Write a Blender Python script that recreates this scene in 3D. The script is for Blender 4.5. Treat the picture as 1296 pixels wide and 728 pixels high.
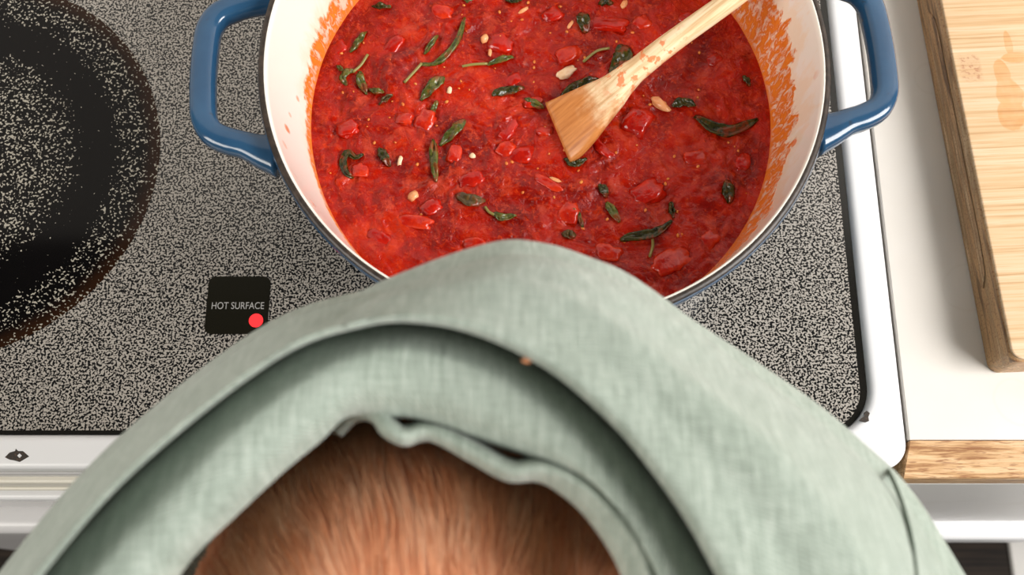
import bpy, bmesh, math, random
import numpy as np
from mathutils import Vector, Matrix, noise

for o in list(bpy.data.objects):
    bpy.data.objects.remove(o)
SC = bpy.context.scene
COL = SC.collection
random.seed(7)
rng = np.random.default_rng(7)

# ------------------------------------------------------------------ camera
CAM_H = 0.56
TILT = math.radians(17.5)
FPX = 1310.0
cam_data = bpy.data.cameras.new('camera')
cam = bpy.data.objects.new('camera', cam_data)
COL.objects.link(cam)
cam.location = (0, 0, CAM_H)
cam.rotation_euler = (TILT, 0, 0)
cam_data.sensor_width = 36.0
cam_data.lens = 36.0 * FPX / 1296.0
cam_data.clip_start = 0.01
cam_data.dof.use_dof = True
cam_data.dof.focus_distance = 0.55
cam_data.dof.aperture_fstop = 11.5
SC.camera = cam

# ------------------------------------------------------------------ world, light, exposure
world = bpy.data.worlds.new('world')
SC.world = world
world.use_nodes = True
bgn = world.node_tree.nodes['Background']
bgn.inputs['Color'].default_value = (1.0, 0.985, 0.96, 1)
bgn.inputs['Strength'].default_value = 0.11


def area_light(name, loc, target, sx, sy, power, color):
    ld = bpy.data.lights.new(name, 'AREA')
    ld.shape = 'RECTANGLE'
    ld.size = sx
    ld.size_y = sy
    ld.energy = power
    ld.color = color
    lo = bpy.data.objects.new(name, ld)
    COL.objects.link(lo)
    lo.location = loc
    d = Vector(target) - Vector(loc)
    lo.rotation_euler = d.to_track_quat('-Z', 'Y').to_euler()
    return lo


area_light('window_daylight', (1.45, -0.30, 1.15), (0.0, 0.15, 0.0), 1.1, 0.95, 58, (1.0, 0.98, 0.95))
area_light('left_fill_daylight', (-1.7, -0.95, 1.25), (-0.1, 0.1, 0.0), 1.3, 1.1, 46, (1.0, 0.95, 0.88))  # fill light added at the left front to lift the stove front and cloth
SC.view_settings.view_transform = 'Standard'
SC.view_settings.look = 'None'
SC.view_settings.exposure = -0.08
SC.view_settings.gamma = 1.0
SC.view_settings.use_curve_mapping = False


# ------------------------------------------------------------------ helpers
def P(px, py, z):
    """the point at height z that the photograph shows at pixel (px, py)"""
    u = (px - 648.0) / FPX
    v = (364.0 - py) / FPX
    c, s = math.cos(TILT), math.sin(TILT)
    d = Vector((u, v * c + s, v * s - c))
    return Vector((0, 0, CAM_H)) + d * ((z - CAM_H) / d.z)


def link(name, me, mat=None, parent=None, smooth=True):
    ob = bpy.data.objects.new(name, me)
    COL.objects.link(ob)
    if mat is not None:
        me.materials.clear()
        me.materials.append(mat)
    if parent is not None:
        ob.parent = parent
    if smooth:
        me.polygons.foreach_set('use_smooth', [True] * len(me.polygons))
    return ob


def mesh_from(name, verts, faces, mat=None, parent=None, smooth=True):
    me = bpy.data.meshes.new(name)
    me.from_pydata([tuple(v) for v in verts], [], [tuple(f) for f in faces])
    me.update()
    return link(name, me, mat, parent, smooth)


def from_bm(name, bm, mat=None, parent=None, smooth=True):
    me = bpy.data.meshes.new(name)
    bmesh.ops.recalc_face_normals(bm, faces=bm.faces)
    bm.to_mesh(me)
    bm.free()
    return link(name, me, mat, parent, smooth)


def empty(name, loc=(0, 0, 0), rz=0.0):
    o = bpy.data.objects.new(name, None)
    COL.objects.link(o)
    o.location = loc
    o.rotation_euler = (0, 0, rz)
    o.empty_display_size = 0.02
    return o


def tag(o, label=None, cat=None, group=None, kind=None):
    if label: o['label'] = label
    if cat: o['category'] = cat
    if group: o['group'] = group
    if kind: o['kind'] = kind
    return o


def box_bm(x0, x1, y0, y1, z0, z1, bev=0.0, seg=2):
    bm = bmesh.new()
    bmesh.ops.create_cube(bm, size=1.0)
    for v in bm.verts:
        v.co = Vector((x0 + (v.co.x + .5) * (x1 - x0), y0 + (v.co.y + .5) * (y1 - y0), z0 + (v.co.z + .5) * (z1 - z0)))
    if bev > 0:
        bmesh.ops.bevel(bm, geom=list(bm.edges), offset=bev, segments=seg, affect='EDGES', profile=0.5)
    return bm


def box(name, x0, x1, y0, y1, z0, z1, mat, parent=None, bev=0.0, seg=2):
    o = from_bm(name, box_bm(x0, x1, y0, y1, z0, z1, bev, seg), mat, parent, smooth=bev > 0)
    if bev > 0:
        wn = o.modifiers.new('wn', 'WEIGHTED_NORMAL')
    return o


def rounded_rect(x0, x1, y0, y1, radii, n=10):
    """radii: (bottom-left, bottom-right, top-right, top-left) -> ccw outline"""
    pts = []
    spec = [(x0, y0, radii[0], 1, 1, 180), (x1, y0, radii[1], -1, 1, 270), (x1, y1, radii[2], -1, -1, 0), (x0, y1, radii[3], 1, -1, 90)]
    for (cx, cy, r, sx, sy, a0) in spec:
        for k in range(n + 1):
            a = math.radians(a0 + 90.0 * k / n)
            pts.append((cx + sx * r + r * math.cos(a), cy + sy * r + r * math.sin(a)))
    return pts


def slab(name, outline, z0, z1, mat, parent=None, bev=0.0, seg=3):
    """vertical prism with a rounded upper edge"""
    n = len(outline)
    cx = sum(p[0] for p in outline) / n
    cy = sum(p[1] for p in outline) / n
    rings = [(0.0, z0)]
    if bev > 0:
        for k in range(seg + 1):
            a = math.pi / 2 * k / seg
            rings.append((bev * (1 - math.cos(a)), z1 - bev + bev * math.sin(a)))
    else:
        rings.append((0.0, z1))
    verts, faces = [], []
    P0 = [Vector((p[0], p[1], 0)) for p in outline]
    nor = []
    for i in range(n):
        a, b = P0[i - 1], P0[(i + 1) % n]
        t = (b - a)
        t = t.normalized() if t.length > 1e-9 else Vector((1, 0, 0))
        nor.append(Vector((t.y, -t.x, 0)))
    for (ins, z) in rings:
        for i in range(n):
            q = P0[i] - nor[i] * ins
            verts.append((q.x, q.y, z))
    for r in range(len(rings) - 1):
        for i in range(n):
            j = (i + 1) % n
            faces.append((r * n + i, r * n + j, (r + 1) * n + j, (r + 1) * n + i))
    faces.append(tuple(range((len(rings) - 1) * n, len(rings) * n)))
    faces.append(tuple(reversed(range(0, n))))
    o = mesh_from(name, verts, faces, mat, parent, smooth=False)
    return o


def catmull(pts, m):
    """resample a list of vectors at m evenly spaced parameter values"""
    A = np.array(pts, float)
    n = len(A)
    A = np.vstack([2 * A[0] - A[1], A, 2 * A[-1] - A[-2]])
    out = []
    for s in np.linspace(0, n - 1, m):
        i = min(int(s), n - 2)
        t = s - i
        p0, p1, p2, p3 = A[i], A[i + 1], A[i + 2], A[i + 3]
        out.append(0.5 * ((2 * p1) + (-p0 + p2) * t + (2 * p0 - 5 * p1 + 4 * p2 - p3) * t * t + (-p0 + 3 * p1 - 3 * p2 + p3) * t ** 3))
    return np.array(out)


def tube_mesh(pts, radii, nseg=12, closed_ends=True, flat=None):
    """sweep along pts; radii: list of (rx, rz) per point"""
    pts = [Vector(p) for p in pts]
    verts, faces = [], []
    n = len(pts)
    for i in range(n):
        a = pts[max(i - 1, 0)]
        b = pts[min(i + 1, n - 1)]
        t = (b - a).normalized()
        up = Vector((0, 0, 1))
        side = t.cross(up)
        if side.length < 1e-4:
            side = Vector((1, 0, 0))
        side.normalize()
        up2 = side.cross(t).normalized()
        rx, rz = radii[i]
        for k in range(nseg):
            an = 2 * math.pi * k / nseg
            verts.append(pts[i] + side * (rx * math.cos(an)) + up2 * (rz * math.sin(an)))
    for i in range(n - 1):
        for k in range(nseg):
            k2 = (k + 1) % nseg
            faces.append((i * nseg + k, i * nseg + k2, (i + 1) * nseg + k2, (i + 1) * nseg + k))
    if closed_ends:
        faces.append(tuple(reversed(range(nseg))))
        faces.append(tuple(range((n - 1) * nseg, n * nseg)))
    return verts, faces


# ------------------------------------------------------------------ node helpers
class NT:
    def __init__(self, name):
        self.m = bpy.data.materials.new(name)
        self.m.use_nodes = True
        self.t = self.m.node_tree
        self.bsdf = self.t.nodes['Principled BSDF']
        self._tc = None

    def n(self, typ, **kw):
        nd = self.t.nodes.new(typ)
        for k, v in kw.items():
            setattr(nd, k, v)
        return nd

    def put(self, inp, v):
        if isinstance(v, bpy.types.NodeSocket):
            self.t.links.new(v, inp)
        elif v is not None:
            inp.default_value = v

    def coord(self, kind='Object'):
        if self._tc is None:
            self._tc = self.n('ShaderNodeTexCoord')
        return self._tc.outputs[kind]

    def mapping(self, vec, scale=(1, 1, 1), loc=(0, 0, 0), rot=(0, 0, 0)):
        m = self.n('ShaderNodeMapping')
        self.put(m.inputs['Vector'], vec)
        m.inputs['Scale'].default_value = scale
        m.inputs['Location'].default_value = loc
        m.inputs['Rotation'].default_value = rot
        return m.outputs[0]

    def noise(self, vec, scale, detail=2.0, rough=0.5, dist=0.0):
        m = self.n('ShaderNodeTexNoise')
        self.put(m.inputs['Vector'], vec)
        m.inputs['Scale'].default_value = scale
        m.inputs['Detail'].default_value = detail
        m.inputs['Roughness'].default_value = rough
        m.inputs['Distortion'].default_value = dist
        return m.outputs['Fac']

    def voronoi(self, vec, scale, feature='F1', rand=1.0):
        m = self.n('ShaderNodeTexVoronoi', feature=feature)
        self.put(m.inputs['Vector'], vec)
        m.inputs['Scale'].default_value = scale
        m.inputs['Randomness'].default_value = rand
        return m.outputs

    def wave(self, vec, scale, dist=0.0, detail=0.0, dscale=1.0, direction='X', profile='SIN'):
        m = self.n('ShaderNodeTexWave', bands_direction=direction, wave_profile=profile)
        self.put(m.inputs['Vector'], vec)
        m.inputs['Scale'].default_value = scale
        m.inputs['Distortion'].default_value = dist
        m.inputs['Detail'].default_value = detail
        m.inputs['Detail Scale'].default_value = dscale
        return m.outputs['Fac']

    def math(self, op, a, b=None, clamp=False):
        m = self.n('ShaderNodeMath', operation=op, use_clamp=clamp)
        self.put(m.inputs[0], a)
        if b is not None:
            self.put(m.inputs[1], b)
        return m.outputs[0]

    def rng(self, v, a, b, c=0.0, d=1.0, smooth=False):
        m = self.n('ShaderNodeMapRange')
        if smooth:
            m.interpolation_type = 'SMOOTHSTEP'
        self.put(m.inputs['Value'], v)
        self.put(m.inputs['From Min'], a)
        self.put(m.inputs['From Max'], b)
        self.put(m.inputs['To Min'], c)
        self.put(m.inputs['To Max'], d)
        return m.outputs[0]

    def ramp(self, v, stops):
        m = self.n('ShaderNodeValToRGB')
        self.put(m.inputs[0], v)
        e = m.color_ramp.elements
        while len(e) < len(stops):
            e.new(0.5)
        for i, (p, c) in enumerate(stops):
            e[i].position = p
            e[i].color = (c[0], c[1], c[2], 1)
        return m.outputs[0]

    def mix(self, f, a, b, mode='MIX'):
        m = self.n('ShaderNodeMix', data_type='RGBA', blend_type=mode)
        self.put(m.inputs[0], f)
        for inp, v in ((m.inputs[6], a), (m.inputs[7], b)):
            if isinstance(v, tuple) and len(v) == 3:
                v = (v[0], v[1], v[2], 1)
            self.put(inp, v)
        return m.outputs[2]

    def sep(self, v):
        m = self.n('ShaderNodeSeparateXYZ')
        self.put(m.inputs[0], v)
        return m.outputs

    def comb(self, x, y, z):
        m = self.n('ShaderNodeCombineXYZ')
        for i, v in enumerate((x, y, z)):
            self.put(m.inputs[i], v)
        return m.outputs[0]

    def bump(self, h, strength, dist=0.001, prev=None):
        m = self.n('ShaderNodeBump')
        self.put(m.inputs['Height'], h)
        self.put(m.inputs['Strength'], strength)
        m.inputs['Distance'].default_value = dist
        if prev is not None:
            self.put(m.inputs['Normal'], prev)
        return m.outputs[0]

    def set(self, **kw):
        names = dict(color='Base Color', rough='Roughness', metal='Metallic', normal='Normal', spec='Specular IOR Level',
                     coat='Coat Weight', coat_rough='Coat Roughness', sheen='Sheen Weight', sheen_rough='Sheen Roughness',
                     sss='Subsurface Weight', sss_r='Subsurface Radius', sss_s='Subsurface Scale', em='Emission Color', ems='Emission Strength', ior='IOR')
        for k, v in kw.items():
            if isinstance(v, tuple) and len(v) == 3 and k in ('color', 'em'):
                v = (v[0], v[1], v[2], 1)
            self.put(self.bsdf.inputs[names[k]], v)
        return self.m


def plain(name, color, rough=0.5, **kw):
    t = NT(name)
    return t.set(color=color, rough=rough, **kw)


# ------------------------------------------------------------------ materials of the stove and counter
def mat_glass():
    t = NT('speckled_cooktop')
    c = t.coord()
    n1 = t.noise(c, 860, 0.0, 0.5, 0.5)
    spk = t.rng(n1, 0.43, 0.58, smooth=True)
    big = t.noise(c, 9, 2)
    col = t.mix(spk, (0.006, 0.006, 0.006), (0.40, 0.365, 0.325))
    return t.set(color=col, rough=t.rng(big, 0.3, 0.7, 0.16, 0.24), spec=0.5)


def mat_burner(R):
    t = NT('burner_print')
    c = t.coord()
    s = t.sep(c)
    r = t.math('SQRT', t.math('ADD', t.math('MULTIPLY', s[0], s[0]), t.math('MULTIPLY', s[1], s[1])))
    rr = t.math('DIVIDE', r, R)
    wob = t.math('MULTIPLY', t.math('SUBTRACT', t.noise(c, 160, 2), 0.5), 0.05)
    rr = t.math('ADD', rr, wob)
    # speckle threshold as a function of the radius: sparse inside, none in the dark band, denser at the edge
    thr = t.n('ShaderNodeFloatCurve')
    cm = thr.mapping.curves[0]
    pts = [(0, .595), (0.50, .605), (0.58, .67), (0.645, .82), (0.76, .82), (0.80, .66), (0.88, .615), (0.94, .64), (0.965, .74), (1.0, .60)]
    while len(cm.points) < len(pts):
        cm.points.new(0.5, 0.5)
    for i, (a, b) in enumerate(pts):
        cm.points[i].location = (a, b)
        cm.points[i].handle_type = 'VECTOR'
    thr.mapping.update()
    t.put(thr.inputs['Value'], rr)
    th = thr.outputs[0]
    n1 = t.noise(c, 760, 0.0, 0.5, 0.4)
    spk = t.rng(n1, th, t.math('ADD', th, 0.05), smooth=True)
    edge = t.rng(rr, 0.90, 0.99, smooth=True)
    base = t.mix(edge, (0.0025, 0.002, 0.002), (0.022, 0.008, 0.003))
    col = t.mix(spk, base, (0.40, 0.37, 0.31))
    return t.set(color=col, rough=0.08, spec=0.2)


def mat_enamel(name, col, scale=30, dirt=(0.75, 0.66, 0.5), amt=0.25, rough=0.25):
    t = NT(name)
    c = t.coord()
    n = t.noise(c, scale, 4, 0.6)
    cl = t.mix(t.rng(n, 0.55, 0.8, 0, amt), col, dirt)
    return t.set(color=cl, rough=rough)


def mat_laminate():
    t = NT('white_laminate')
    c = t.coord()
    n = t.noise(c, 14, 3, 0.55)
    cl = t.mix(t.rng(n, 0.42, 0.75, 0, 0.35), (0.80, 0.755, 0.70), (0.72, 0.66, 0.58))
    # faint dried rings and specks
    v = t.voronoi(c, 17)[0]
    ring = t.rng(t.math('ABSOLUTE', t.math('SUBTRACT', t.math('ADD', v, t.math('MULTIPLY', n, 0.25)), 0.36)), 0.0, 0.02, 0.10, 0.0)
    cl = t.mix(ring, cl, (0.55, 0.47, 0.38))
    sp = t.voronoi(c, 45)[0]
    cl = t.mix(t.rng(sp, 0.022, 0.03, 0.55, 0.0), cl, (0.15, 0.09, 0.06))
    return t.set(color=cl, rough=0.38)


def mat_oak(name='oak', dark=(0.36, 0.17, 0.07), light=(0.80, 0.52, 0.29), sc=(30, 380, 380)):
    t = NT(name)
    c = t.mapping(t.coord(), scale=sc)
    n = t.noise(c, 1.0, 5, 0.6, 0.4)
    cl = t.ramp(n, [(0.36, dark), (0.46, (0.62, 0.36, 0.17)), (0.56, light), (0.7, (0.86, 0.60, 0.35))])
    c2 = t.mapping(t.coord(), scale=(130, 800, 800))
    fl = t.noise(c2, 1.0, 2, 0.5)
    cl = t.mix(t.rng(fl, 0.54, 0.66, 0, 0.7), cl, (0.30, 0.12, 0.05))
    return t.set(color=cl, rough=0.45, normal=t.bump(fl, 0.3, 0.0005))


M_GLASS = mat_glass()
M_BLACK = plain('black_glass_border', (0.008, 0.007, 0.005), 0.18)
M_WHITE = mat_enamel('white_enamel', (0.84, 0.84, 0.85), amt=0.06, rough=0.3)
M_CREAM = mat_enamel('yellowed_enamel', (0.80, 0.76, 0.66), 40, (0.62, 0.52, 0.36), 0.5, rough=0.35)
M_GREYW = mat_enamel('grey_white_enamel', (0.70, 0.69, 0.69), 25, (0.55, 0.5, 0.46), 0.3, rough=0.25)
M_LAM = mat_laminate()
M_OAK = mat_oak()
M_OAKD = mat_oak('oak_underside', (0.20, 0.10, 0.05), (0.42, 0.26, 0.15))
M_CAB = mat_enamel('cabinet_paint', (0.78, 0.75, 0.72), 18, (0.6, 0.55, 0.5), 0.35, rough=0.4)
M_DARK = plain('dark_gap', (0.02, 0.015, 0.01), 0.8)
M_WALL = plain('wall_paint', (0.75, 0.72, 0.68), 0.7)


def mat_floor():
    t = NT('dark_floor')
    c = t.mapping(t.coord(), scale=(6, 120, 1), rot=(0, 0, 0.5))
    n = t.noise(c, 1, 4, 0.6)
    cl = t.ramp(n, [(0.35, (0.006, 0.004, 0.003)), (0.7, (0.030, 0.020, 0.013))])
    return t.set(color=cl, rough=0.7, spec=0.2)


M_FLOOR = mat_floor()

# ------------------------------------------------------------------ setting
FLOOR_Z = -0.92
SX0, SX1 = -0.545, 0.2142          # stove width
SY0, SY1 = 0.0745, 0.70            # stove depth
tag(box('floor', -1.6, 1.8, -1.6, 0.80, FLOOR_Z - 0.03, FLOOR_Z, M_FLOOR), kind='structure')
tag(box('wall_back', -1.6, 1.8, 0.76, 0.80, FLOOR_Z, 1.5, M_WALL), kind='structure')

# ------------------------------------------------------------------ stove
stove = tag(empty('kitchen_stove', (0, 0, 0)), 'white electric stove with black speckled glass cooktop and chipped enamel rim', 'stove')
body = box('body', SX0 + .004, SX1 - .004, SY0 + 0.022, SY1 - .002, FLOOR_Z, -0.022, M_WHITE, stove)
GX0, GX1, GY0, GY1 = SX0 + 0.0165, 0.1964, 0.0932, SY1 - 0.03
# white enamel frame: a ring round the glass, built as four-sided rim with rounded outer corners
outer = rounded_rect(SX0, SX1, SY0, SY1, (0.014, 0.014, 0.004, 0.004), 12)
inner = rounded_rect(GX0, GX1, GY0, GY1, (0.027, 0.027, 0.015, 0.015), 12)


def ring_slab(name, out, inn, prof_out, prof_in, mat, parent):
    n = len(out)

    def offs(o):
        r = []
        for i in range(n):
            a, b = Vector(o[i - 1]), Vector(o[(i + 1) % n])
            tt = (b - a).normalized()
            r.append(Vector((tt.y, -tt.x)))
        return r
    no, ni = offs(out), offs(inn)
    rings = [[(out[i][0] - no[i].x * d, out[i][1] - no[i].y * d, z) for i in range(n)] for d, z in prof_out]
    rings += [[(inn[i][0] + ni[i].x * d, inn[i][1] + ni[i].y * d, z) for i in range(n)] for d, z in prof_in]
    verts = [p for r in rings for p in r]
    faces = []
    for r in range(len(rings)):
        r2 = (r + 1) % len(rings)
        for i in range(n):
            j = (i + 1) % n
            faces.append((r * n + i, r * n + j, r2 * n + j, r2 * n + i))
    return mesh_from(name, verts, faces, mat, parent)


po = [(0.004, -0.022), (0.0, -0.016), (0.0, -0.004), (0.0005, -0.0016), (0.0016, -0.0004), (0.0032, 0.0)]
pi_ = [(0.0045, 0.0), (0.0028, -0.0004), (0.0014, -0.0014), (0.0002, -0.0030), (0.0, -0.008)]
ring_slab('cooktop_frame', outer, inner, po, pi_, M_WHITE, stove)
glass = slab('cooktop_glass', rounded_rect(GX0 + .0001, GX1 - .0001, GY0 + .0001, GY1 - .0001, (0.027, 0.027, 0.015, 0.015), 12), -0.010, -0.0028, M_BLACK, stove)
ins = 0.0036
slab('speckled_field', rounded_rect(GX0 + ins, GX1 - ins - .0006, GY0 + ins - .0012, GY1 - ins, (0.0235, 0.0235, 0.012, 0.012), 12), -0.0029, -0.0024, M_GLASS, glass)


def disc(name, x, y, z0, z1, r, mat, parent, n=96):
    o = slab(name, [(r * math.cos(2 * math.pi * i / n), r * math.sin(2 * math.pi * i / n)) for i in range(n)], z0, z1, mat, parent)
    o.location = (x, y, 0)
    return o


disc('burner_zone', -0.3315, 0.2555, -0.0025, -0.00225, 0.1225, mat_burner(0.1225), glass)
disc('burner_zone', 0.016, 0.252, -0.0025, -0.00225, 0.105, mat_burner(0.105), glass)
disc('burner_zone', -0.33, 0.535, -0.0025, -0.00225, 0.09, mat_burner(0.09), glass)
disc('burner_zone', 0.03, 0.535, -0.0025, -0.00225, 0.105, mat_burner(0.105), glass)
# hot surface indicator
ip = slab('indicator_panel', rounded_rect(-0.1730, -0.1377, 0.1498, 0.1838, (.0042,) * 4, 8), -0.0024, -0.0021, plain('indicator_black', (0.008, 0.007, 0.003), 0.2, spec=0.3), glass)
lamp = disc('indicator_lamp', -0.1443, 0.1577, -0.0022, -0.00185, 0.0040, plain('red_lamp', (0.5, 0.01, 0.01), 0.3, em=(1.0, 0.03, 0.035), ems=1.3), ip, 32)
cu = bpy.data.curves.new('lettering', 'FONT')
cu.body = 'HOT SURFACE'
cu.size = 0.0058
cu.align_x = 'CENTER'
cu.extrude = 0.00003
tmp = bpy.data.objects.new('tmp', cu)
COL.objects.link(tmp)
me = bpy.data.meshes.new_from_object(tmp.evaluated_get(bpy.context.evaluated_depsgraph_get()))
bpy.data.objects.remove(tmp)
lt = link('lettering', me, plain('lettering_grey', (0.42, 0.41, 0.40), 0.6), ip, smooth=False)
wx = max(v.co.x for v in me.vertices) - min(v.co.x for v in me.vertices)
k = 0.0296 / wx
for v in me.vertices:
    v.co.x *= k
lt.location = (-0.1553, 0.1645, -0.00205)


# enamel chips
def chip(name, pts, z, parent, mat):
    c = Vector((sum(p[0] for p in pts) / len(pts), sum(p[1] for p in pts) / len(pts)))
    n = len(pts)
    verts = [(p[0], p[1], z) for p in pts] + [(c.x + (p[0] - c.x) * .86, c.y + (p[1] - c.y) * .86, z + .0002) for p in pts]
    faces = [(i, (i + 1) % n, n + (i + 1) % n, n + i) for i in range(n)] + [tuple(range(n, 2 * n))]
    return mesh_from(name, verts, faces, mat, parent, smooth=False)


M_CHIP = mat_enamel('bare_metal', (0.03, 0.022, 0.016), 900, (0.25, 0.12, 0.06), 0.8, 0.7)
frame = [o for o in stove.children if o.name.startswith('cooktop_frame')][0]


def px_chip(pl):
    pl = [P(x, y, 0.0) for x, y in pl]
    chip('enamel_chip', [(p.x, p.y) for p in pl], 0.00002, frame, M_CHIP)


px_chip([(6, 579), (12, 573), (19, 571), (20, 568), (23, 571), (29, 571), (37, 578), (30, 582), (25, 585), (18, 583), (12, 582)])
px_chip([(1097, 520), (1101, 523), (1099, 528), (1100, 533), (1095, 535), (1087, 533), (1089, 530), (1094, 527), (1093, 523)])
chip2 = [P(x, y, 0.0) for x, y in [(22, 577), (25, 574), (28, 577), (25, 580)]]
chip('enamel_chip', [(p.x, p.y) for p in chip2], 0.00024, frame, M_WHITE)

# front of the stove, going down: recessed vent strip with ridges, door top edge, handle, door
yv = P(75, 606, -0.03).y
front = box('front_panel', SX0 + .003, SX1 - .006, SY0 - 0.0005, SY0 + 0.03, -0.035, -0.018, M_GREYW, stove, 0.004)
vent = box('vent_strip', SX0 + .003, SX1 - .006, P(75, 616, -.05).y, SY0 + 0.03, -0.060, -0.034, M_CREAM, stove, 0.002)
for i in range(4):
    z = -0.0345 - i * 0.0065
    yy = P(75, 606.5 + i * 4.6, z).y
    box('vent_ridge', SX0 + .006, SX1 - .01, yy, SY0 + .02, z - 0.0045, z, M_CREAM, vent, 0.0012)
door = tag(box('oven_door', SX0 + .003, SX1 - .006, P(75, 632, -.07).y, SY0 + 0.03, -0.62, -0.062, M_GREYW, stove, 0.004))
box('door_top_edge', SX0 + .003, SX1 - .006, P(75, 633.5, -.066).y, SY0 + 0.028, -0.075, -0.0615, M_WHITE, door, 0.003)
hy = P(75, 675, -.12).y
hb = box('door_handle', SX0 + .05, SX1 - .05, hy, hy + 0.021, -0.150, -0.118, M_GREYW, door, 0.008, 4)
for xx in (SX0 + .06, SX1 - .09):
    box('handle_bracket', xx, xx + .03, hy + .01, SY0 + .01, -0.147, -0.122, M_GREYW, hb, 0.003)
box('storage_drawer', SX0 + .003, SX1 - .006, P(75, 706, -.64).y, SY0 + .03, -0.88, -0.635, M_CREAM, stove, 0.006)

# ------------------------------------------------------------------ counter to the right, its oak edge, the cabinet below
CX0, CX1 = 0.2154, 0.86
CYF = 0.0899
counter = tag(empty('countertop', (0.5, 0.3, 0)), 'white laminate countertop with oak edge strip beside the stove', 'countertop')


def child_world(o, parent):
    o.parent = parent
    o.matrix_parent_inverse = Matrix.Translation(parent.location).inverted()
    return o


child_world(box('laminate_top', CX0, CX1, CYF, 0.755, -0.012, 0.0, M_LAM, None, 0.0006, 1), counter)
child_world(box('substrate', CX0 + .001, CX1, CYF + 0.002, 0.75, -0.036, -0.0121, M_OAKD), counter)
# oak strip: slopes down to the front
yo = P(1220, 606, -0.012).y
prof = [(CYF - .0004, 0.0), (CYF - .001, 0.0001), (yo + .002, -0.0108), (yo + .0006, -0.0118), (yo, -0.0135), (yo + 0.0005, -0.038), (yo + 0.0015, -0.039), (CYF - .0004, -0.039)]
verts, faces = [], []
n = len(prof)
for xx in (CX0 + .0005, CX1):
    for (y, z) in prof:
        verts.append((xx + (-.0012 if (y < CYF - .004 and xx < 0.3) else 0), y, z))
for i in range(n):
    j = (i + 1) % n
    faces.append((i, n + i, n + j, j))
faces += [tuple(range(n)), tuple(reversed(range(n, 2 * n)))]
child_world(mesh_from('oak_edge', verts, faces, M_OAK, None, smooth=False), counter)

cab = tag(empty('base_cabinet', (0.5, 0.3, FLOOR_Z)), 'white painted base cabinet with drawer under the oak edged countertop', 'cabinet')
yd = P(1220, 613, -0.045).y
child_world(box('carcass', CX0 + .004, CX1, yd + .02, 0.755, FLOOR_Z + .09, -0.0395, M_CAB), cab)
dr = child_world(box('drawer_front', CX0 + .006, CX1, yd - .0005, yd + .0195, -0.29, -0.0405, M_CAB, None, 0.003), cab)
yl = P(1250, 686, -0.32).y
child_world(box('drawer_lip', CX0 + .006, CX1, yl, yd + .0195, -0.335, -0.294, M_WHITE, None, 0.006), cab)
child_world(box('toe_kick', CX0 + .006, CX1, yd + .06, 0.70, FLOOR_Z, FLOOR_Z + .0899, M_DARK), cab)
xs = P(1281, 708, FLOOR_Z + .008).x
mat_ = slab('floor_mat', rounded_rect(xs, xs + .75, -0.62, yd + .045, (.01,) * 4, 5), FLOOR_Z, FLOOR_Z + .008, mat_enamel('pale_mat', (0.62, 0.60, 0.57), 60, (0.5, 0.47, 0.43), 0.5, 0.9), None, 0.003)
tag(mat_, 'pale grey floor mat on dark floor before the base cabinet', 'mat')

# counter on the other side of the stove, outside the photograph's frame
oc = tag(empty('countertop', (-0.9, 0.3, 0)), 'white laminate countertop across the stove from the cutting board', 'countertop')
child_world(box('laminate_top', -1.3, SX0 - .004, CYF, 0.755, -0.036, 0.0, M_LAM), oc)
child_world(box('oak_edge', -1.3, SX0 - .004, CYF - .018, CYF - .0002, -0.038, -0.001, M_OAK, None, .003), oc)
ocab = tag(empty('base_cabinet', (-0.9, 0.3, FLOOR_Z)), 'white painted base cabinet across the stove from the cutting board', 'cabinet')
child_world(box('carcass', -1.3, SX0 - .006, CYF + .0, 0.755, FLOOR_Z, -0.0365, M_CAB), ocab)


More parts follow.
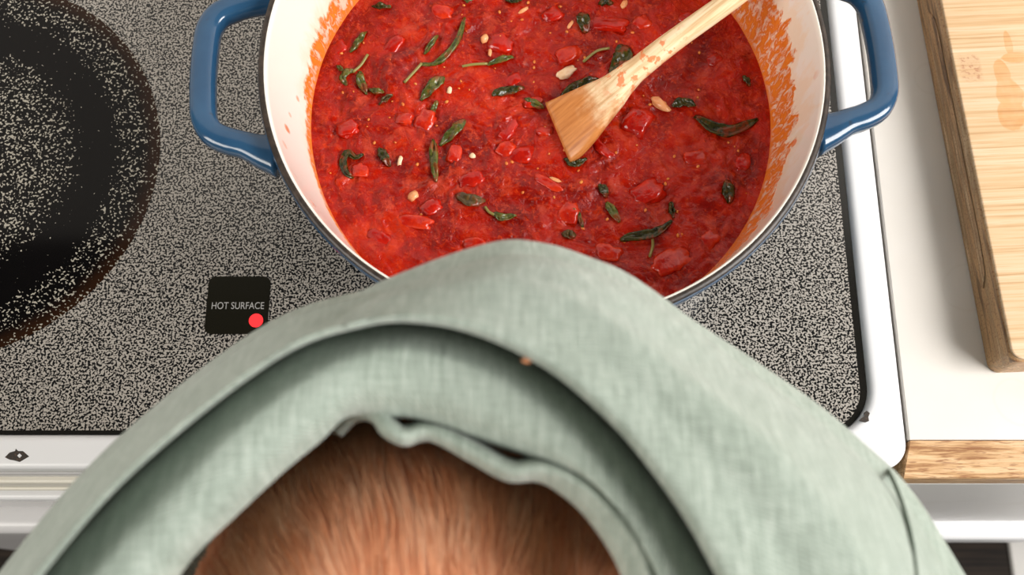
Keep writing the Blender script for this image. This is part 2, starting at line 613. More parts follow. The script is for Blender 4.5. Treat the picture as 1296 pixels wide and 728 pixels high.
# ------------------------------------------------------------------ cutting board
def mat_bamboo():
    t = NT('bamboo')
    c = t.coord()
    s = t.sep(c)
    n = t.noise(t.mapping(c, scale=(9, 420, 200)), 1.0, 4, 0.6, 0.3)
    cl = t.ramp(n, [(0.30, (0.50, 0.29, 0.13)), (0.45, (0.68, 0.46, 0.26)), (0.6, (0.74, 0.54, 0.35)), (0.75, (0.77, 0.60, 0.42))])
    band = t.noise(t.mapping(c, scale=(0.8, 46, 1)), 1.0, 1, 0.5)
    cl = t.mix(t.rng(band, 0.4, 0.65, 0, 0.35), cl, (0.64, 0.40, 0.20))
    fine = t.noise(t.mapping(c, scale=(30, 1300, 200)), 1.0, 2, 0.5)
    cl = t.mix(t.rng(fine, 0.6, 0.7, 0, 0.5), cl, (0.55, 0.32, 0.15))
    # bamboo node (dark dotted patch)
    a, b = NODE_XY
    mx = t.math('MULTIPLY', t.rng(t.math('ABSOLUTE', t.math('SUBTRACT', s[0], a)), 0.004, 0.007, 1, 0), t.rng(t.math('ABSOLUTE', t.math('SUBTRACT', s[1], b)), 0.006, 0.010, 1, 0))
    dots = t.noise(t.mapping(c, scale=(380, 700, 200)), 1.0, 2, 0.6)
    cl = t.mix(t.math('MULTIPLY', mx, t.rng(dots, 0.48, 0.62, 0.15, 0.75)), cl, (0.42, 0.17, 0.08))
    # dried juice stain
    w = t.noise(c, 60, 3, 0.6)
    st = None
    for (ex, ey, rx, ry) in STAIN:
        dx = t.math('DIVIDE', t.math('SUBTRACT', s[0], ex), rx)
        dy = t.math('DIVIDE', t.math('SUBTRACT', s[1], ey), ry)
        d = t.math('ADD', t.math('SQRT', t.math('ADD', t.math('MULTIPLY', dx, dx), t.math('MULTIPLY', dy, dy))), t.math('MULTIPLY', t.math('SUBTRACT', w, 0.5), 1.1))
        m_ = t.rng(d, 0.90, 1.0, 1, 0)
        st = m_ if st is None else t.math('MAXIMUM', st, m_)
    cl = t.mix(t.math('MULTIPLY', st, t.rng(w, 0.3, 0.7, 0.3, 0.85)), cl, (0.95, 0.62, 0.28), 'MULTIPLY')
    return t.set(color=cl, rough=0.5, normal=t.bump(fine, 0.15, 0.0003))


BT = 0.028
b0, b1 = P(1160.4, 0, 0), P(1249.6, 464, 0)
bang = math.atan2(b0.x - b1.x, b0.y - b1.y)       # the board is turned a little on the counter
board = tag(empty('cutting_board', (b1.x, b1.y - 0.004, 0), -bang), 'thick bamboo cutting board with stained top on white counter', 'cutting board')


def to_board(px, py):
    p = P(px, py, BT)
    q = Matrix.Rotation(bang, 3, 'Z') @ (p - Vector(board.location))
    return q.x, q.y


NODE_XY = to_board(1228, 86)
STAIN = []
for (px, py, rx, ry) in [(1276, 55, .0022, .009), (1284, 73, .009, .0035), (1268, 92, .0045, .010), (1278, 120, .008, .011), (1280, 145, .009, .010)]:
    x, y = to_board(px, py)
    STAIN.append((x, y, rx, ry))
M_BAM = mat_bamboo()
M_BAMD = mat_oak('bamboo_side_shaded', (0.23, 0.13, 0.06), (0.42, 0.26, 0.13), (260, 12, 200))  # darker bamboo copy: shade of the board's left face put into the colour
BW, BL = 0.26, 0.40
olr = rounded_rect(0.0, BW, 0.0, BL, (0.006, .006, .006, .006), 6)
slab('board_core', olr, 0.0005, BT - 0.0012, M_BAMD, board, 0.0025, 3)
slab('board_top', rounded_rect(0.0012, BW - .0012, 0.0012, BL - .0012, (0.006,) * 4, 6), BT - 0.003, BT, M_BAM, board, 0.0008, 2)
# finger groove in the side: raised strip, recess shade put into its dark colour
gv, gf = [], []
for i in range(25):
    a = i / 24
    yy = 0.045 + a * 0.175
    hh = 0.0062 * min(1.0, math.sqrt(max(0, 1 - (abs(a - .5) * 2) ** 10)))
    for (z, x) in ((BT * .5 - hh, -0.0004), (BT * .5 - hh * .6, -0.0009), (BT * .5 + hh * .6, -0.0009), (BT * .5 + hh, -0.0004)):
        gv.append((x, yy, z))
for i in range(24):
    for k in range(3):
        gf.append((i * 4 + k, i * 4 + k + 1, (i + 1) * 4 + k + 1, (i + 1) * 4 + k))
mesh_from('finger_groove', gv, gf, mat_oak('bamboo_groove_shade', (0.16, 0.085, 0.04), (0.33, 0.19, 0.09), (260, 12, 200)), board)

# ------------------------------------------------------------------ dutch oven
PC = Vector((0.0155, 0.2570))
RIM_Z = 0.120
RIN = 0.1335
SAUCE_Z = 0.055


def mat_interior():
    t = NT('cream_enamel_stained')
    c = t.coord()
    s = t.sep(c)
    ang = t.math('ARCTAN2', s[1], s[0])
    hz = t.math('SUBTRACT', s[2], SAUCE_Z)
    # streaky coordinates along the wall
    st = t.noise(t.comb(t.math('MULTIPLY', s[0], 70), t.math('MULTIPLY', s[1], 70), t.math('MULTIPLY', s[2], 22)), 1.0, 5, 0.65, 0.5)
    fine = t.noise(t.mapping(c, scale=(330, 330, 110)), 1.0, 4, 0.65, 0.8)
    right = t.rng(s[0], -0.09, 0.07, 0.0, 1.0, smooth=True)
    back = t.rng(s[1], -0.03, 0.08, 0.0, 1.0, smooth=True)
    level = t.math('ADD', t.math('ADD', 0.009, t.math('MULTIPLY', right, 0.021)), t.math('MULTIPLY', back, 0.013))
    level = t.math('MULTIPLY', level, t.rng(st, 0.25, 0.75, 0.45, 1.55))
    m1 = t.rng(t.math('SUBTRACT', level, hz), -0.002, 0.002, 0, 1, smooth=True)
    holes = t.rng(fine, 0.38, 0.52, 0.30, 1.0, smooth=True)
    low = t.rng(hz, 0.002, 0.012, 1.0, 0.0)
    m1 = t.math('MULTIPLY', m1, t.math('MAXIMUM', holes, low))
    # drops flung higher up
    v = t.voronoi(t.mapping(c, scale=(120, 120, 60)), 1.0)
    vr = t.n('ShaderNodeSeparateColor')
    t.put(vr.inputs[0], v[1])
    drop = t.math('MULTIPLY', t.rng(v[0], 0.20, 0.28, 1, 0), t.math('GREATER_THAN', vr.outputs[0], 0.72))
    drop = t.math('MULTIPLY', drop, t.rng(hz, 0.04, 0.064, 1, 0))
    m = t.math('MAXIMUM', m1, t.math('MULTIPLY', drop, 0.8))
    tint = t.rng(t.math('SUBTRACT', t.math('MULTIPLY', level, 1.7), hz), -0.004, 0.014, 0, 0.42, smooth=True)
    base = t.mix(tint, (0.84, 0.79, 0.72), (0.85, 0.60, 0.36))
    sauce = t.mix(t.rng(fine, 0.35, 0.7), (0.62, 0.105, 0.006), (0.76, 0.23, 0.025))
    cl = t.mix(m, base, sauce)
    return t.set(color=cl, rough=t.math('ADD', 0.16, t.math('MULTIPLY', m, 0.25)), normal=t.bump(m, 0.4, 0.0006))


def mat_blue():
    t = NT('blue_enamel')
    c = t.coord()
    n = t.noise(c, 38, 3, 0.6)
    s = t.sep(c)
    cl = t.mix(t.rng(n, 0.3, 0.7), (0.014, 0.056, 0.122), (0.022, 0.078, 0.160))
    # burnt-on specks
    v = t.noise(c, 95, 3, 0.6)
    cl = t.mix(t.rng(v, 0.67, 0.74, 0, 0.7), cl, (0.03, 0.028, 0.03))
    rough_n = t.noise(t.mapping(c, scale=(1, 1, 0.3)), 420, 2, 0.6)
    low = t.rng(s[2], 0.07, 0.10, 1, 0)
    return t.set(color=cl, rough=0.17, normal=t.bump(rough_n, t.math('MULTIPLY', low, 0.5), 0.0008), coat=0.3, coat_rough=0.05)


def mat_rim():
    t = NT('bare_iron_rim')
    c = t.coord()
    n = t.noise(c, 240, 4, 0.7)
    cl = t.mix(t.rng(n, 0.4, 0.7), (0.016, 0.010, 0.007), (0.055, 0.035, 0.024))
    return t.set(color=cl, rough=0.4, normal=t.bump(n, 0.4, 0.0004))


def lathe(name, prof, mat, parent, n=160, closed=False):
    verts, faces = [], []
    for (r, z) in prof:
        for i in range(n):
            a = 2 * math.pi * i / n
            verts.append((r * math.cos(a), r * math.sin(a), z))
    m = len(prof)
    for k in range(m - 1 + (1 if closed else 0)):
        k2 = (k + 1) % m
        for i in range(n):
            j = (i + 1) % n
            faces.append((k * n + i, k * n + j, k2 * n + j, k2 * n + i))
    return mesh_from(name, verts, faces, mat, parent)


M_BLUE = mat_blue()
pot = tag(empty('dutch_oven', (PC.x, PC.y, -0.0022)), 'blue enamelled cast iron pot with cream inside and two loop handles', 'pot')
Z = 0.0022
po_ = [(0.0, 0.0), (0.090, 0.0), (0.098, 0.001), (0.108, 0.005), (0.116, 0.013), (0.1225, 0.028), (0.1270, 0.048), (0.1310, 0.075), (0.1345, 0.100), (0.1362, 0.108), (0.1375, 0.113), (0.1380, 0.1165), (0.1374, 0.1188)]
lathe('outer_body', [(max(r, 1e-5), z + Z) for r, z in po_], M_BLUE, pot)
lathe('rim', [(r, z + Z) for r, z in [(0.1375, 0.1184), (0.1370, 0.1196), (0.1355, 0.1201), (0.1343, 0.1200), (0.1338, 0.1192)]], mat_rim(), pot)
pi2 = [(0.1346, 0.1199), (0.1340, 0.1203), (0.1334, 0.1196), (0.1330, 0.116), (0.1305, 0.095), (0.1268, 0.072), (0.1236, 0.054), (0.1200, 0.040), (0.112, 0.022), (0.100, 0.012), (0.085, 0.008), (0.0, 0.0075)]
lathe('inner_wall', [(max(r, 1e-5), z + Z) for r, z in pi2], mat_interior(), pot)


# loop handles
def handle(sign, rz, zc=0.106):
    # centre line in the handle's own frame: x outwards from the pot axis
    cl = [(0.129, -0.0440), (0.137, -0.0425), (0.146, -0.0390), (0.154, -0.0365), (0.1612, -0.0325), (0.1655, -0.0250), (0.1667, -0.0150), (0.1672, 0)]
    cl = cl + [(x, -y) for x, y in reversed(cl[:-1])]
    cc = catmull(cl, 61)
    m = len(cc)
    verts, faces = [], []
    N = 14
    for i, (x, y) in enumerate(cc):
        a, b = cc[max(i - 1, 0)], cc[min(i + 1, m - 1)]
        t = Vector((b[0] - a[0], b[1] - a[1], 0)).normalized()
        side = Vector((t.y, -t.x, 0))
        e = min(i, m - 1 - i) / (m / 2)
        w = 0.0062 + 0.0052 * max(0, 1 - e / 0.30) ** 1.5
        th = 0.0058 + 0.002 * max(0, 1 - e / 0.3)
        zz = zc - 0.002 * max(0, 1 - e / 0.3)
        for k in range(N):
            an = 2 * math.pi * k / N
            ca, sa = math.cos(an), math.sin(an)
            ca = math.copysign(abs(ca) ** .62, ca)
            sa = math.copysign(abs(sa) ** .62, sa)
            verts.append(Vector((x, y, zz)) + side * (w * ca) + Vector((0, 0, th * sa)))
    for i in range(m - 1):
        for k in range(N):
            k2 = (k + 1) % N
            faces.append((i * N + k, i * N + k2, (i + 1) * N + k2, (i + 1) * N + k))
    faces += [tuple(reversed(range(N))), tuple(range((m - 1) * N, m * N))]
    # trim: pull points inside the wall out of the interior
    for v in verts:
        r = math.hypot(v.x, v.y)
        lim = 0.1340 if v.z > 0.09 else 0.131
        if r < lim:
            f = lim / r
            v.x *= f
            v.y *= f
    o = mesh_from('handle', verts, faces, M_BLUE, pot)
    o.rotation_euler = (0, 0, rz)
    o.location = (0, 0.003, Z)
    bm = bmesh.new(); bm.from_mesh(o.data); bmesh.ops.recalc_face_normals(bm, faces=bm.faces); bm.to_mesh(o.data); bm.free()
    return o


handle(1, math.radians(2.4))
handle(-1, math.radians(182.4))


# ------------------------------------------------------------------ tomato sauce
def mat_sauce():
    t = NT('tomato_sauce')
    c = t.coord()
    n1 = t.noise(c, 34, 4, 0.6, 0.6)
    n2 = t.noise(c, 150, 4, 0.65, 0.8)
    cl = t.ramp(n1, [(0.30, (0.14, 0.0018, 0.0004)), (0.45, (0.25, 0.0042, 0.0005)), (0.58, (0.38, 0.0085, 0.0007)), (0.72, (0.50, 0.024, 0.0016))])
    cl = t.mix(t.rng(n2, 0.54, 0.72, 0, 0.55), cl, (0.60, 0.042, 0.006))
    cl = t.mix(t.rng(n2, 0.44, 0.28, 0, 0.6), cl, (0.20, 0.003, 0.001))
    n3 = t.noise(c, 420, 3, 0.6, 0.4)
    b1 = t.bump(t.math('ADD', n2, t.math('MULTIPLY', n3, 0.25)), 0.6, 0.0018)
    cl = t.mix(t.rng(n3, 0.56, 0.70, 0, 0.6), cl, (0.62, 0.05, 0.008))
    pulp_sheen = t.rng(t.noise(c, 62, 5, 0.7, 0.5), 0.55, 0.62, 0, 0.55)  # lighter pulp patches, with the sauce's pinkish sheen put into their colour
    cl = t.mix(pulp_sheen, cl, (0.52, 0.050, 0.018))
    patch = t.rng(t.noise(c, 48, 3, 0.6), 0.46, 0.60, 0, 1, smooth=True)
    b2 = t.bump(n3, t.math('MULTIPLY', patch, 0.7), 0.0008, b1)
    rgh = t.rng(patch, 0, 1, 0.06, 0.24)
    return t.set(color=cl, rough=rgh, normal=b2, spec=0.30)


def mat_soft(name, c1, c2, scale, rough=0.2, bump=0.4, sss=0.0):
    t = NT(name)
    c = t.coord()
    n = t.noise(c, scale, 3, 0.6)
    cl = t.mix(t.rng(n, 0.35, 0.65), c1, c2)
    return t.set(color=cl, rough=rough, normal=t.bump(n, bump, 0.001), spec=0.5)


SR = 0.1248


def sauce_h(x, y):
    v = Vector((x * 42, y * 42, 3.1))
    h = 0.0022 * noise.noise(v)
    w = Vector((x * 95 + 3 * noise.noise(v * .7), y * 95, 7.7))
    h += 0.0016 * noise.noise(w)
    rdg = 1 - abs(noise.noise(Vector((x * 120, y * 120, 1.3)) + Vector((noise.noise(w), noise.noise(w * 1.3), 0))))
    h += 0.0009 * (rdg ** 3 - .4)
    q = Vector((x * 105 + .8 * noise.noise(w), y * 105 + .8 * noise.noise(w * 1.7), 2.0))
    dd = noise.voronoi(q)[0][0]
    gate = max(0.0, min(1.0, .5 + 2.2 * noise.noise(Vector((x * 30, y * 30, 9.0)))))
    h += 0.0024 * gate * max(0.0, 0.55 - dd)
    e = math.hypot(x, y) / SR
    return h * max(0.0, min(1.0, (1 - e) / .06))


sauce_empty_loc = (PC.x, PC.y, SAUCE_Z)
nr, na = 160, 480
verts = [(0, 0, sauce_h(0, 0))]
faces = []
for i in range(1, nr + 1):
    r = SR * i / nr
    for k in range(na):
        a = 2 * math.pi * k / na
        x, y = r * math.cos(a), r * math.sin(a)
        verts.append((x, y, sauce_h(x, y)))
for k in range(na):
    faces.append((0, 1 + k, 1 + (k + 1) % na))
for i in range(nr - 1):
    for k in range(na):
        k2 = (k + 1) % na
        faces.append((1 + i * na + k, 1 + (i + 1) * na + k, 1 + (i + 1) * na + k2, 1 + i * na + k2))
# body of the sauce down to the bottom of the pot
bot = len(verts)
base_i = 1 + (nr - 1) * na
prev = base_i
for (r, z) in [(0.1195, 0.040), (0.111, 0.023), (0.099, 0.0135)]:
    s0 = len(verts)
    for k in range(na):
        a = 2 * math.pi * k / na
        verts.append((r * math.cos(a), r * math.sin(a), z - SAUCE_Z))
    for k in range(na):
        k2 = (k + 1) % na
        faces.append((prev + k, s0 + k, s0 + k2, prev + k2))
    prev = s0
faces.append(tuple(reversed([prev + k for k in range(na)])))
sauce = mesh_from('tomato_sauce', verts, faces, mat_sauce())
sauce.location = sauce_empty_loc
tag(sauce, 'chunky red tomato sauce filling the blue pot', 'sauce')


def SP(px, py, dz=0.0):
    p = P(px, py, SAUCE_Z)
    return Vector((p.x, p.y, SAUCE_Z + sauce_h(p.x - PC.x, p.y - PC.y) + dz))


PPM = 2360.0

# tomato chunks
M_TOM = [mat_soft('tomato_a', (0.30, 0.003, 0.001), (0.50, 0.012, 0.002), 150, 0.14, 0.7),
         mat_soft('tomato_b', (0.38, 0.006, 0.0015), (0.58, 0.030, 0.005), 180, 0.16, 0.7)]


def blob(name, px, py, L, W, ang, mat, height=0.4, boxy=0.6, seed=0, sink=0.35, sub=3):
    """a lumpy rounded chunk, L x W pixels, turned by ang degrees in the picture plane"""
    bm = bmesh.new()
    bmesh.ops.create_icosphere(bm, subdivisions=sub, radius=1.0)
    l, w = L / PPM / 2, W / PPM / 2
    h = w * height * 1.4
    for v in bm.verts:
        c = v.co.copy()
        m_ = max(abs(c.x), abs(c.y), abs(c.z))
        c = c.lerp(c / m_, boxy * 0.6)
        d = 1 + 0.38 * noise.noise(c * 1.7 + Vector((seed * 3.7, seed, 0)))
        v.co = Vector((c.x * l * d, c.y * w * d, c.z * h * d))
    bm.normal_update()
    o = from_bm(name, bm, mat)
    p = SP(px, py)
    o.location = p + Vector((0, 0, h * (1 - 2 * sink)))
    o.rotation_euler = (random.uniform(-.15, .15), random.uniform(-.15, .15), math.radians(ang))
    return o


TOM = [(770, 30, 56, 20, -12), (812, 29, 24, 22, 20), (807, 155, 40, 34, 60), (718, 70, 36, 24, 35), (440, 163, 28, 24, 20), (511, 150, 22, 18, 0),
       (634, 54, 34, 26, -20), (537, 152, 30, 24, 60), (644, 163, 40, 16, 60), (524, 281, 46, 20, -8), (660, 197, 32, 24, 10), (640, 188, 24, 20, 50),
       (819, 245, 44, 30, 30), (852, 330, 50, 30, 25), (763, 188, 36, 14, -40), (693, 232, 40, 14, -30), (497, 58, 34, 20, 50), (455, 215, 22, 20, 0),
       (597, 228, 34, 20, 15), (720, 268, 30, 24, 80), (700, 20, 26, 20, 30), (880, 200, 28, 20, 15), (905, 75, 22, 16, 40), (560, 15, 30, 20, -15),
       (430, 60, 22, 18, 30), (600, 310, 30, 18, 0), (545, 262, 28, 20, 35), (675, 130, 24, 16, 10), (940, 205, 24, 18, 70), (770, 320, 32, 22, -15),
       (480, 300, 30, 18, -30), (900, 300, 30, 22, 40), (650, 100, 26, 18, 25), (575, 195, 26, 18, 70), (870, 25, 24, 18, -20), (690, 165, 22, 16, 0)]
for i, (px, py, L, W, a) in enumerate(TOM):
    o = blob('tomato_chunk', px, py, L, W, a, M_TOM[i % 2], 0.36, 0.75, i, 0.66)
    lb = {0: 'long red tomato strip beside the small dark basil leaf', 2: 'large squarish tomato chunk between spoon blade and orange garlic slice',
          13: 'large tomato block between the branched basil sprig and the pot rim', 17: 'tomato chunk tucked against the hook shaped basil leaf',
          9: 'wide flat tomato piece lying near the green cloth'}.get(i)
    if lb:
        tag(o, lb, 'tomato')
    else:
        tag(o, 'soft red tomato chunk half sunk in the sauce', 'tomato', 'tomato chunks in the sauce')

# garlic slices
M_GAR = mat_soft('garlic', (0.80, 0.52, 0.30), (0.86, 0.66, 0.45), 200, 0.25, 0.3)
M_GARP = mat_soft('garlic_sauced', (0.74, 0.28, 0.10), (0.82, 0.42, 0.20), 200, 0.25, 0.3)
for i, (px, py, L, W, a, m_, lb) in enumerate([
        (717, 92, 30, 14, 32, M_GAR, 'pale garlic clove piece in sauce beside basil near spoon neck'),
        (834, 132, 33, 13, -40, M_GARP, 'orange tinted almond shaped garlic slice below the spoon handle')]):
    tag(blob('garlic_slice', px, py, L, W, a, m_, 0.7, 0.1, 40 + i, 0.42), lb, 'garlic')
for i, (px, py, L, W, a) in enumerate([(569, 114, 11, 6, 80), (613, 49, 13, 10, 60), (506, 203, 14, 6, 75), (523, 249, 14, 11, 40), (662, 14, 18, 5, 35), (722, 32, 16, 5, 60),
                                       (598, 197, 8, 7, 0), (703, 228, 16, 5, -20), (790, 5, 14, 8, 60), (620, 66, 12, 5, 90)]):
    tag(blob('garlic_bit', px, py, L, W, a, M_GAR if i in (0, 2, 6) else M_GARP, 0.7, 0.3, 60 + i, 0.4, 2), 'tiny pale garlic bit floating in tomato sauce', 'garlic', 'garlic bits in the sauce')

# basil
def mat_basil(name, c1, c2):
    t = NT(name)
    c = t.coord()
    n = t.noise(c, 260, 3, 0.6)
    cl = t.mix(t.rng(n, 0.35, 0.65), c1, c2)
    w = t.noise(c, 130, 4, 0.65)
    film = t.rng(w, 0.50, 0.60, 0, 0.75)
    cl = t.mix(film, cl, (0.20, 0.016, 0.003))
    return t.set(color=cl, rough=0.18, normal=t.bump(n, 0.7, 0.001), spec=0.45)


M_BAS = [mat_basil('basil_dark', (0.014, 0.014, 0.002), (0.060, 0.056, 0.006)),
         mat_basil('basil_mid', (0.035, 0.046, 0.006), (0.15, 0.145, 0.025)),
         mat_basil('basil_brown', (0.055, 0.030, 0.008), (0.12, 0.075, 0.022))]
M_STEM = plain('basil_stem', (0.24, 0.20, 0.05), 0.3)


def leaf_bm(pts, W, seed, curl=0.5, lift=0.0013):
    path = catmull([(SP(x, y).x, SP(x, y).y, SP(x, y).z) for x, y in pts], 15)
    verts, faces = [], []
    K = 7
    n = len(path)
    for i in range(n):
        a, b = Vector(path[max(i - 1, 0)]), Vector(path[min(i + 1, n - 1)])
        t = (b - a).normalized()
        side = Vector((-t.y, t.x, 0)).normalized()
        s = i / (n - 1)
        w = W / PPM / 2 * (math.sin(math.pi * min(1, max(0, s * .94 + .03))) ** 0.65) * (1 + .28 * noise.noise(Vector((s * 5, seed, 0))))
        for k in range(K):
            q = (k / (K - 1) - .5) * 2
            z = lift * (1 - curl * q * q) + 0.0024 * noise.noise(Vector((s * 4.5, q * 1.6, seed * 2.3))) + 0.0009 * abs(q)
            p = Vector(path[i]) + side * (w * q)
            hz = SAUCE_Z + sauce_h(p.x - PC.x, p.y - PC.y)
            verts.append((p.x, p.y, max(hz - 0.0012, hz + z * (1 - .75 * abs(2 * s - 1) ** 3))))
    for i in range(n - 1):
        for k in range(K - 1):
            faces.append((i * K + k, i * K + k + 1, (i + 1) * K + k + 1, (i + 1) * K + k))
    return verts, faces


def basil(pts, W, mi, lb=None, seed=0, stem=None):
    v, f = leaf_bm(pts, W, seed)
    c = Vector((sum(p[0] for p in v) / len(v), sum(p[1] for p in v) / len(v), SAUCE_Z))
    v = [Vector(p) - c for p in v]
    o = mesh_from('basil_leaf', v, f, M_BAS[mi])
    o.location = c
    md = o.modifiers.new('thick', 'SOLIDIFY')
    md.thickness = 0.0006
    md.offset = -1
    if lb:
        tag(o, lb, 'basil leaf')
    else:
        tag(o, 'small wilted green basil piece floating in the tomato sauce', 'basil leaf', 'small basil pieces in the sauce')
    if stem:
        pp = catmull([tuple(SP(x, y, 0.0012) - c) for x, y in stem], 10)
        tv, tf = tube_mesh(pp, [(0.0008, 0.0008)] * 10, 6)
        mesh_from('stem', tv, tf, M_STEM, o)
    return o


BAS = [
    ([(471, 9), (482, 10), (495, 9)], 7, 0, None, None),
    ([(464, 40), (455, 52), (443, 67)], 8, 1, None, None),
    ([(440, 108), (434, 100), (441, 93), (449, 91)], 9, 1, None, [(466, 71), (457, 84), (447, 93)]),
    ([(456, 90), (457, 104), (464, 119)], 11, 1, None, None),
    ([(467, 111), (476, 116), (486, 117)], 8, 1, None, None),
    ([(427, 84), (431, 88), (436, 92)], 4, 1, None, None),
    ([(588, 24), (580, 50), (565, 72), (548, 82), (532, 82)], 7, 1, 'long narrow wilted basil leaf curving on a stem', [(534, 81), (524, 92), (512, 106)]),
    ([(555, 45), (548, 56), (537, 69)], 6, 1, None, None),
    ([(562, 98), (550, 108), (532, 127)], 15, 1, 'broad green basil leaf slanting below the long narrow one', None),
    ([(650, 72), (636, 75), (617, 83)], 9, 1, None, [(617, 82), (600, 84), (585, 86)]),
    ([(623, 121), (640, 116), (663, 113)], 14, 0, 'folded basil leaf just short of the spoon tip', None),
    ([(664, 126), (676, 133), (689, 138)], 8, 1, None, None),
    ([(553, 128), (549, 138), (545, 148)], 6, 1, None, None),
    ([(589, 154), (575, 167), (557, 185)], 14, 1, 'broad basil leaf lying above an upright narrow one', None),
    ([(549, 178), (549, 200), (552, 232)], 10, 1, 'narrow upright basil leaf pointing toward the green cloth', None),
    ([(460, 196), (450, 200), (440, 194), (434, 205), (438, 220), (447, 224)], 10, 0, 'dark basil leaf curled into a hook', None),
    ([(480, 188), (486, 198), (493, 210)], 12, 0, None, None),
    ([(578, 246), (595, 256), (614, 254)], 16, 2, None, None),
    ([(624, 272), (636, 277), (653, 274)], 9, 1, None, [(614, 263), (619, 270), (626, 274)]),
    ([(714, 203), (728, 210), (742, 202)], 9, 0, None, None),
    ([(759, 234), (764, 242), (768, 250)], 10, 0, None, None),
    ([(768, 257), (775, 268), (784, 282)], 11, 1, None, None),
    ([(722, 264), (731, 270), (738, 287)], 5, 1, None, None),
    ([(920, 230), (921, 244), (922, 258)], 15, 0, 'dark rounded basil leaf near the pot wall below the spoon', None),
    ([(849, 256), (850, 266), (851, 278)], 7, 0, None, None),
    ([(785, 303), (805, 300), (828, 297), (850, 281)], 13, 0, 'dark branched basil sprig with a brown stub near the pot rim', [(825, 300), (826, 312), (822, 326)]),
    ([(735, 18), (738, 29), (741, 42)], 18, 0, 'small dark basil leaf beside a long tomato chunk', None),
    ([(784, 57), (788, 74), (772, 99)], 24, 0, 'large dark wrinkled basil leaf tucked behind the spoon neck', [(771, 61), (755, 66), (738, 80)]),
    ([(711, 122), (732, 110), (757, 101)], 15, 0, 'dark basil leaf lying along the wooden spoon blade', None),
    ([(879, 148), (900, 162), (925, 166), (959, 151)], 17, 0, 'long dark basil leaf near the stained pot wall', None),
    ([(850, 135), (864, 132), (880, 136)], 13, 0, None, None),
    ([(941, 98), (944, 104), (947, 111)], 8, 0, None, None),
    ([(758, 7), (766, 8), (775, 6)], 8, 0, None, None),
    ([(712, 295), (720, 298), (728, 296)], 12, 2, None, None),
    ([(480, 132), (488, 126), (497, 122)], 6, 2, None, None),
    ([(640, 2), (650, 3), (660, 1)], 9, 0, None, None),
    ([(585, 1), (592, 2), (600, 0)], 8, 1, None, None),
]
for i, (pts, W, mi, lb, stem) in enumerate(BAS):
    basil(pts, W, mi, lb, i + 1, stem)

# seeds: too many and too small to pick apart
sv, sf = [], []
bm0 = bmesh.new(); bmesh.ops.create_icosphere(bm0, subdivisions=1, radius=1.0)
bv = [v.co.copy() for v in bm0.verts]; bf = [[v.index for v in f.verts] for f in bm0.faces]; bm0.free()
for i in range(110):
    r = SR * 0.95 * math.sqrt(random.random()); a = random.uniform(0, 2 * math.pi)
    x, y = r * math.cos(a), r * math.sin(a)
    rr = random.uniform(0.0004, 0.0010); z = sauce_h(x, y) + 0.0002
    rot = Matrix.Rotation(random.uniform(0, 6.3), 3, 'Z')
    b = len(sv)
    for v in bv:
        q = rot @ Vector((v.x * rr * 1.4, v.y * rr, v.z * rr * .8))
        sv.append((x + q.x, y + q.y, z + q.z))
    sf += [[b + j for j in f] for f in bf]
tag(mesh_from('tomato_seeds', sv, sf, mat_soft('seed', (0.64, 0.12, 0.015), (0.74, 0.26, 0.05), 400, 0.25, 0.1), sauce), kind='stuff')


# ------------------------------------------------------------------ wooden spoon
def mat_spoon():
    t = NT('pale_wood_sauced')
    c = t.coord()
    s = t.sep(c)
    n = t.noise(t.mapping(c, scale=(25, 420, 420)), 1.0, 4, 0.6)
    base = t.ramp(n, [(0.35, (0.62, 0.40, 0.20)), (0.5, (0.80, 0.60, 0.36)), (0.65, (0.86, 0.70, 0.48))])
    w = t.noise(c, 110, 4, 0.65)
    soak = t.rng(t.math('ADD', s[0], t.math('MULTIPLY', t.math('SUBTRACT', w, 0.5), 0.035)), 0.018, 0.040, 1, 0, smooth=True)
    cl = t.mix(t.math('MULTIPLY', soak, 0.9), base, t.mix(t.rng(n, 0.3, 0.7), (0.38, 0.10, 0.010), (0.62, 0.21, 0.025)))
    w2 = t.noise(c, 190, 3, 0.6)
    patch = t.math('MULTIPLY', t.rng(w2, 0.52, 0.60, 0, 1, smooth=True), t.rng(s[0], 0.076, 0.086, 1, 0))
    patch = t.math('MULTIPLY', patch, t.rng(s[0], 0.030, 0.042, 0, 1))
    cl = t.mix(t.math('MULTIPLY', patch, 0.8), cl, (0.72, 0.16, 0.03))
    return t.set(color=cl, rough=t.math('SUBTRACT', 0.5, t.math('MULTIPLY', soak, 0.2)), normal=t.bump(n, 0.15, 0.0004))


tipP = P(706, 168, SAUCE_Z + 0.0035)
rimP = P(997, -62, RIM_Z + 0.0062)
ax = (rimP - tipP).normalized()
sd = Vector((-ax.y, ax.x, 0)).normalized()
nrm = ax.cross(sd).normalized()


def on_spoon(px, py):
    o = Vector((0, 0, CAM_H))
    d = P(px, py, 0) - o
    k = (tipP - o).dot(nrm) / d.dot(nrm)
    q = o + d * k - tipP
    return q.dot(ax), q.dot(sd)


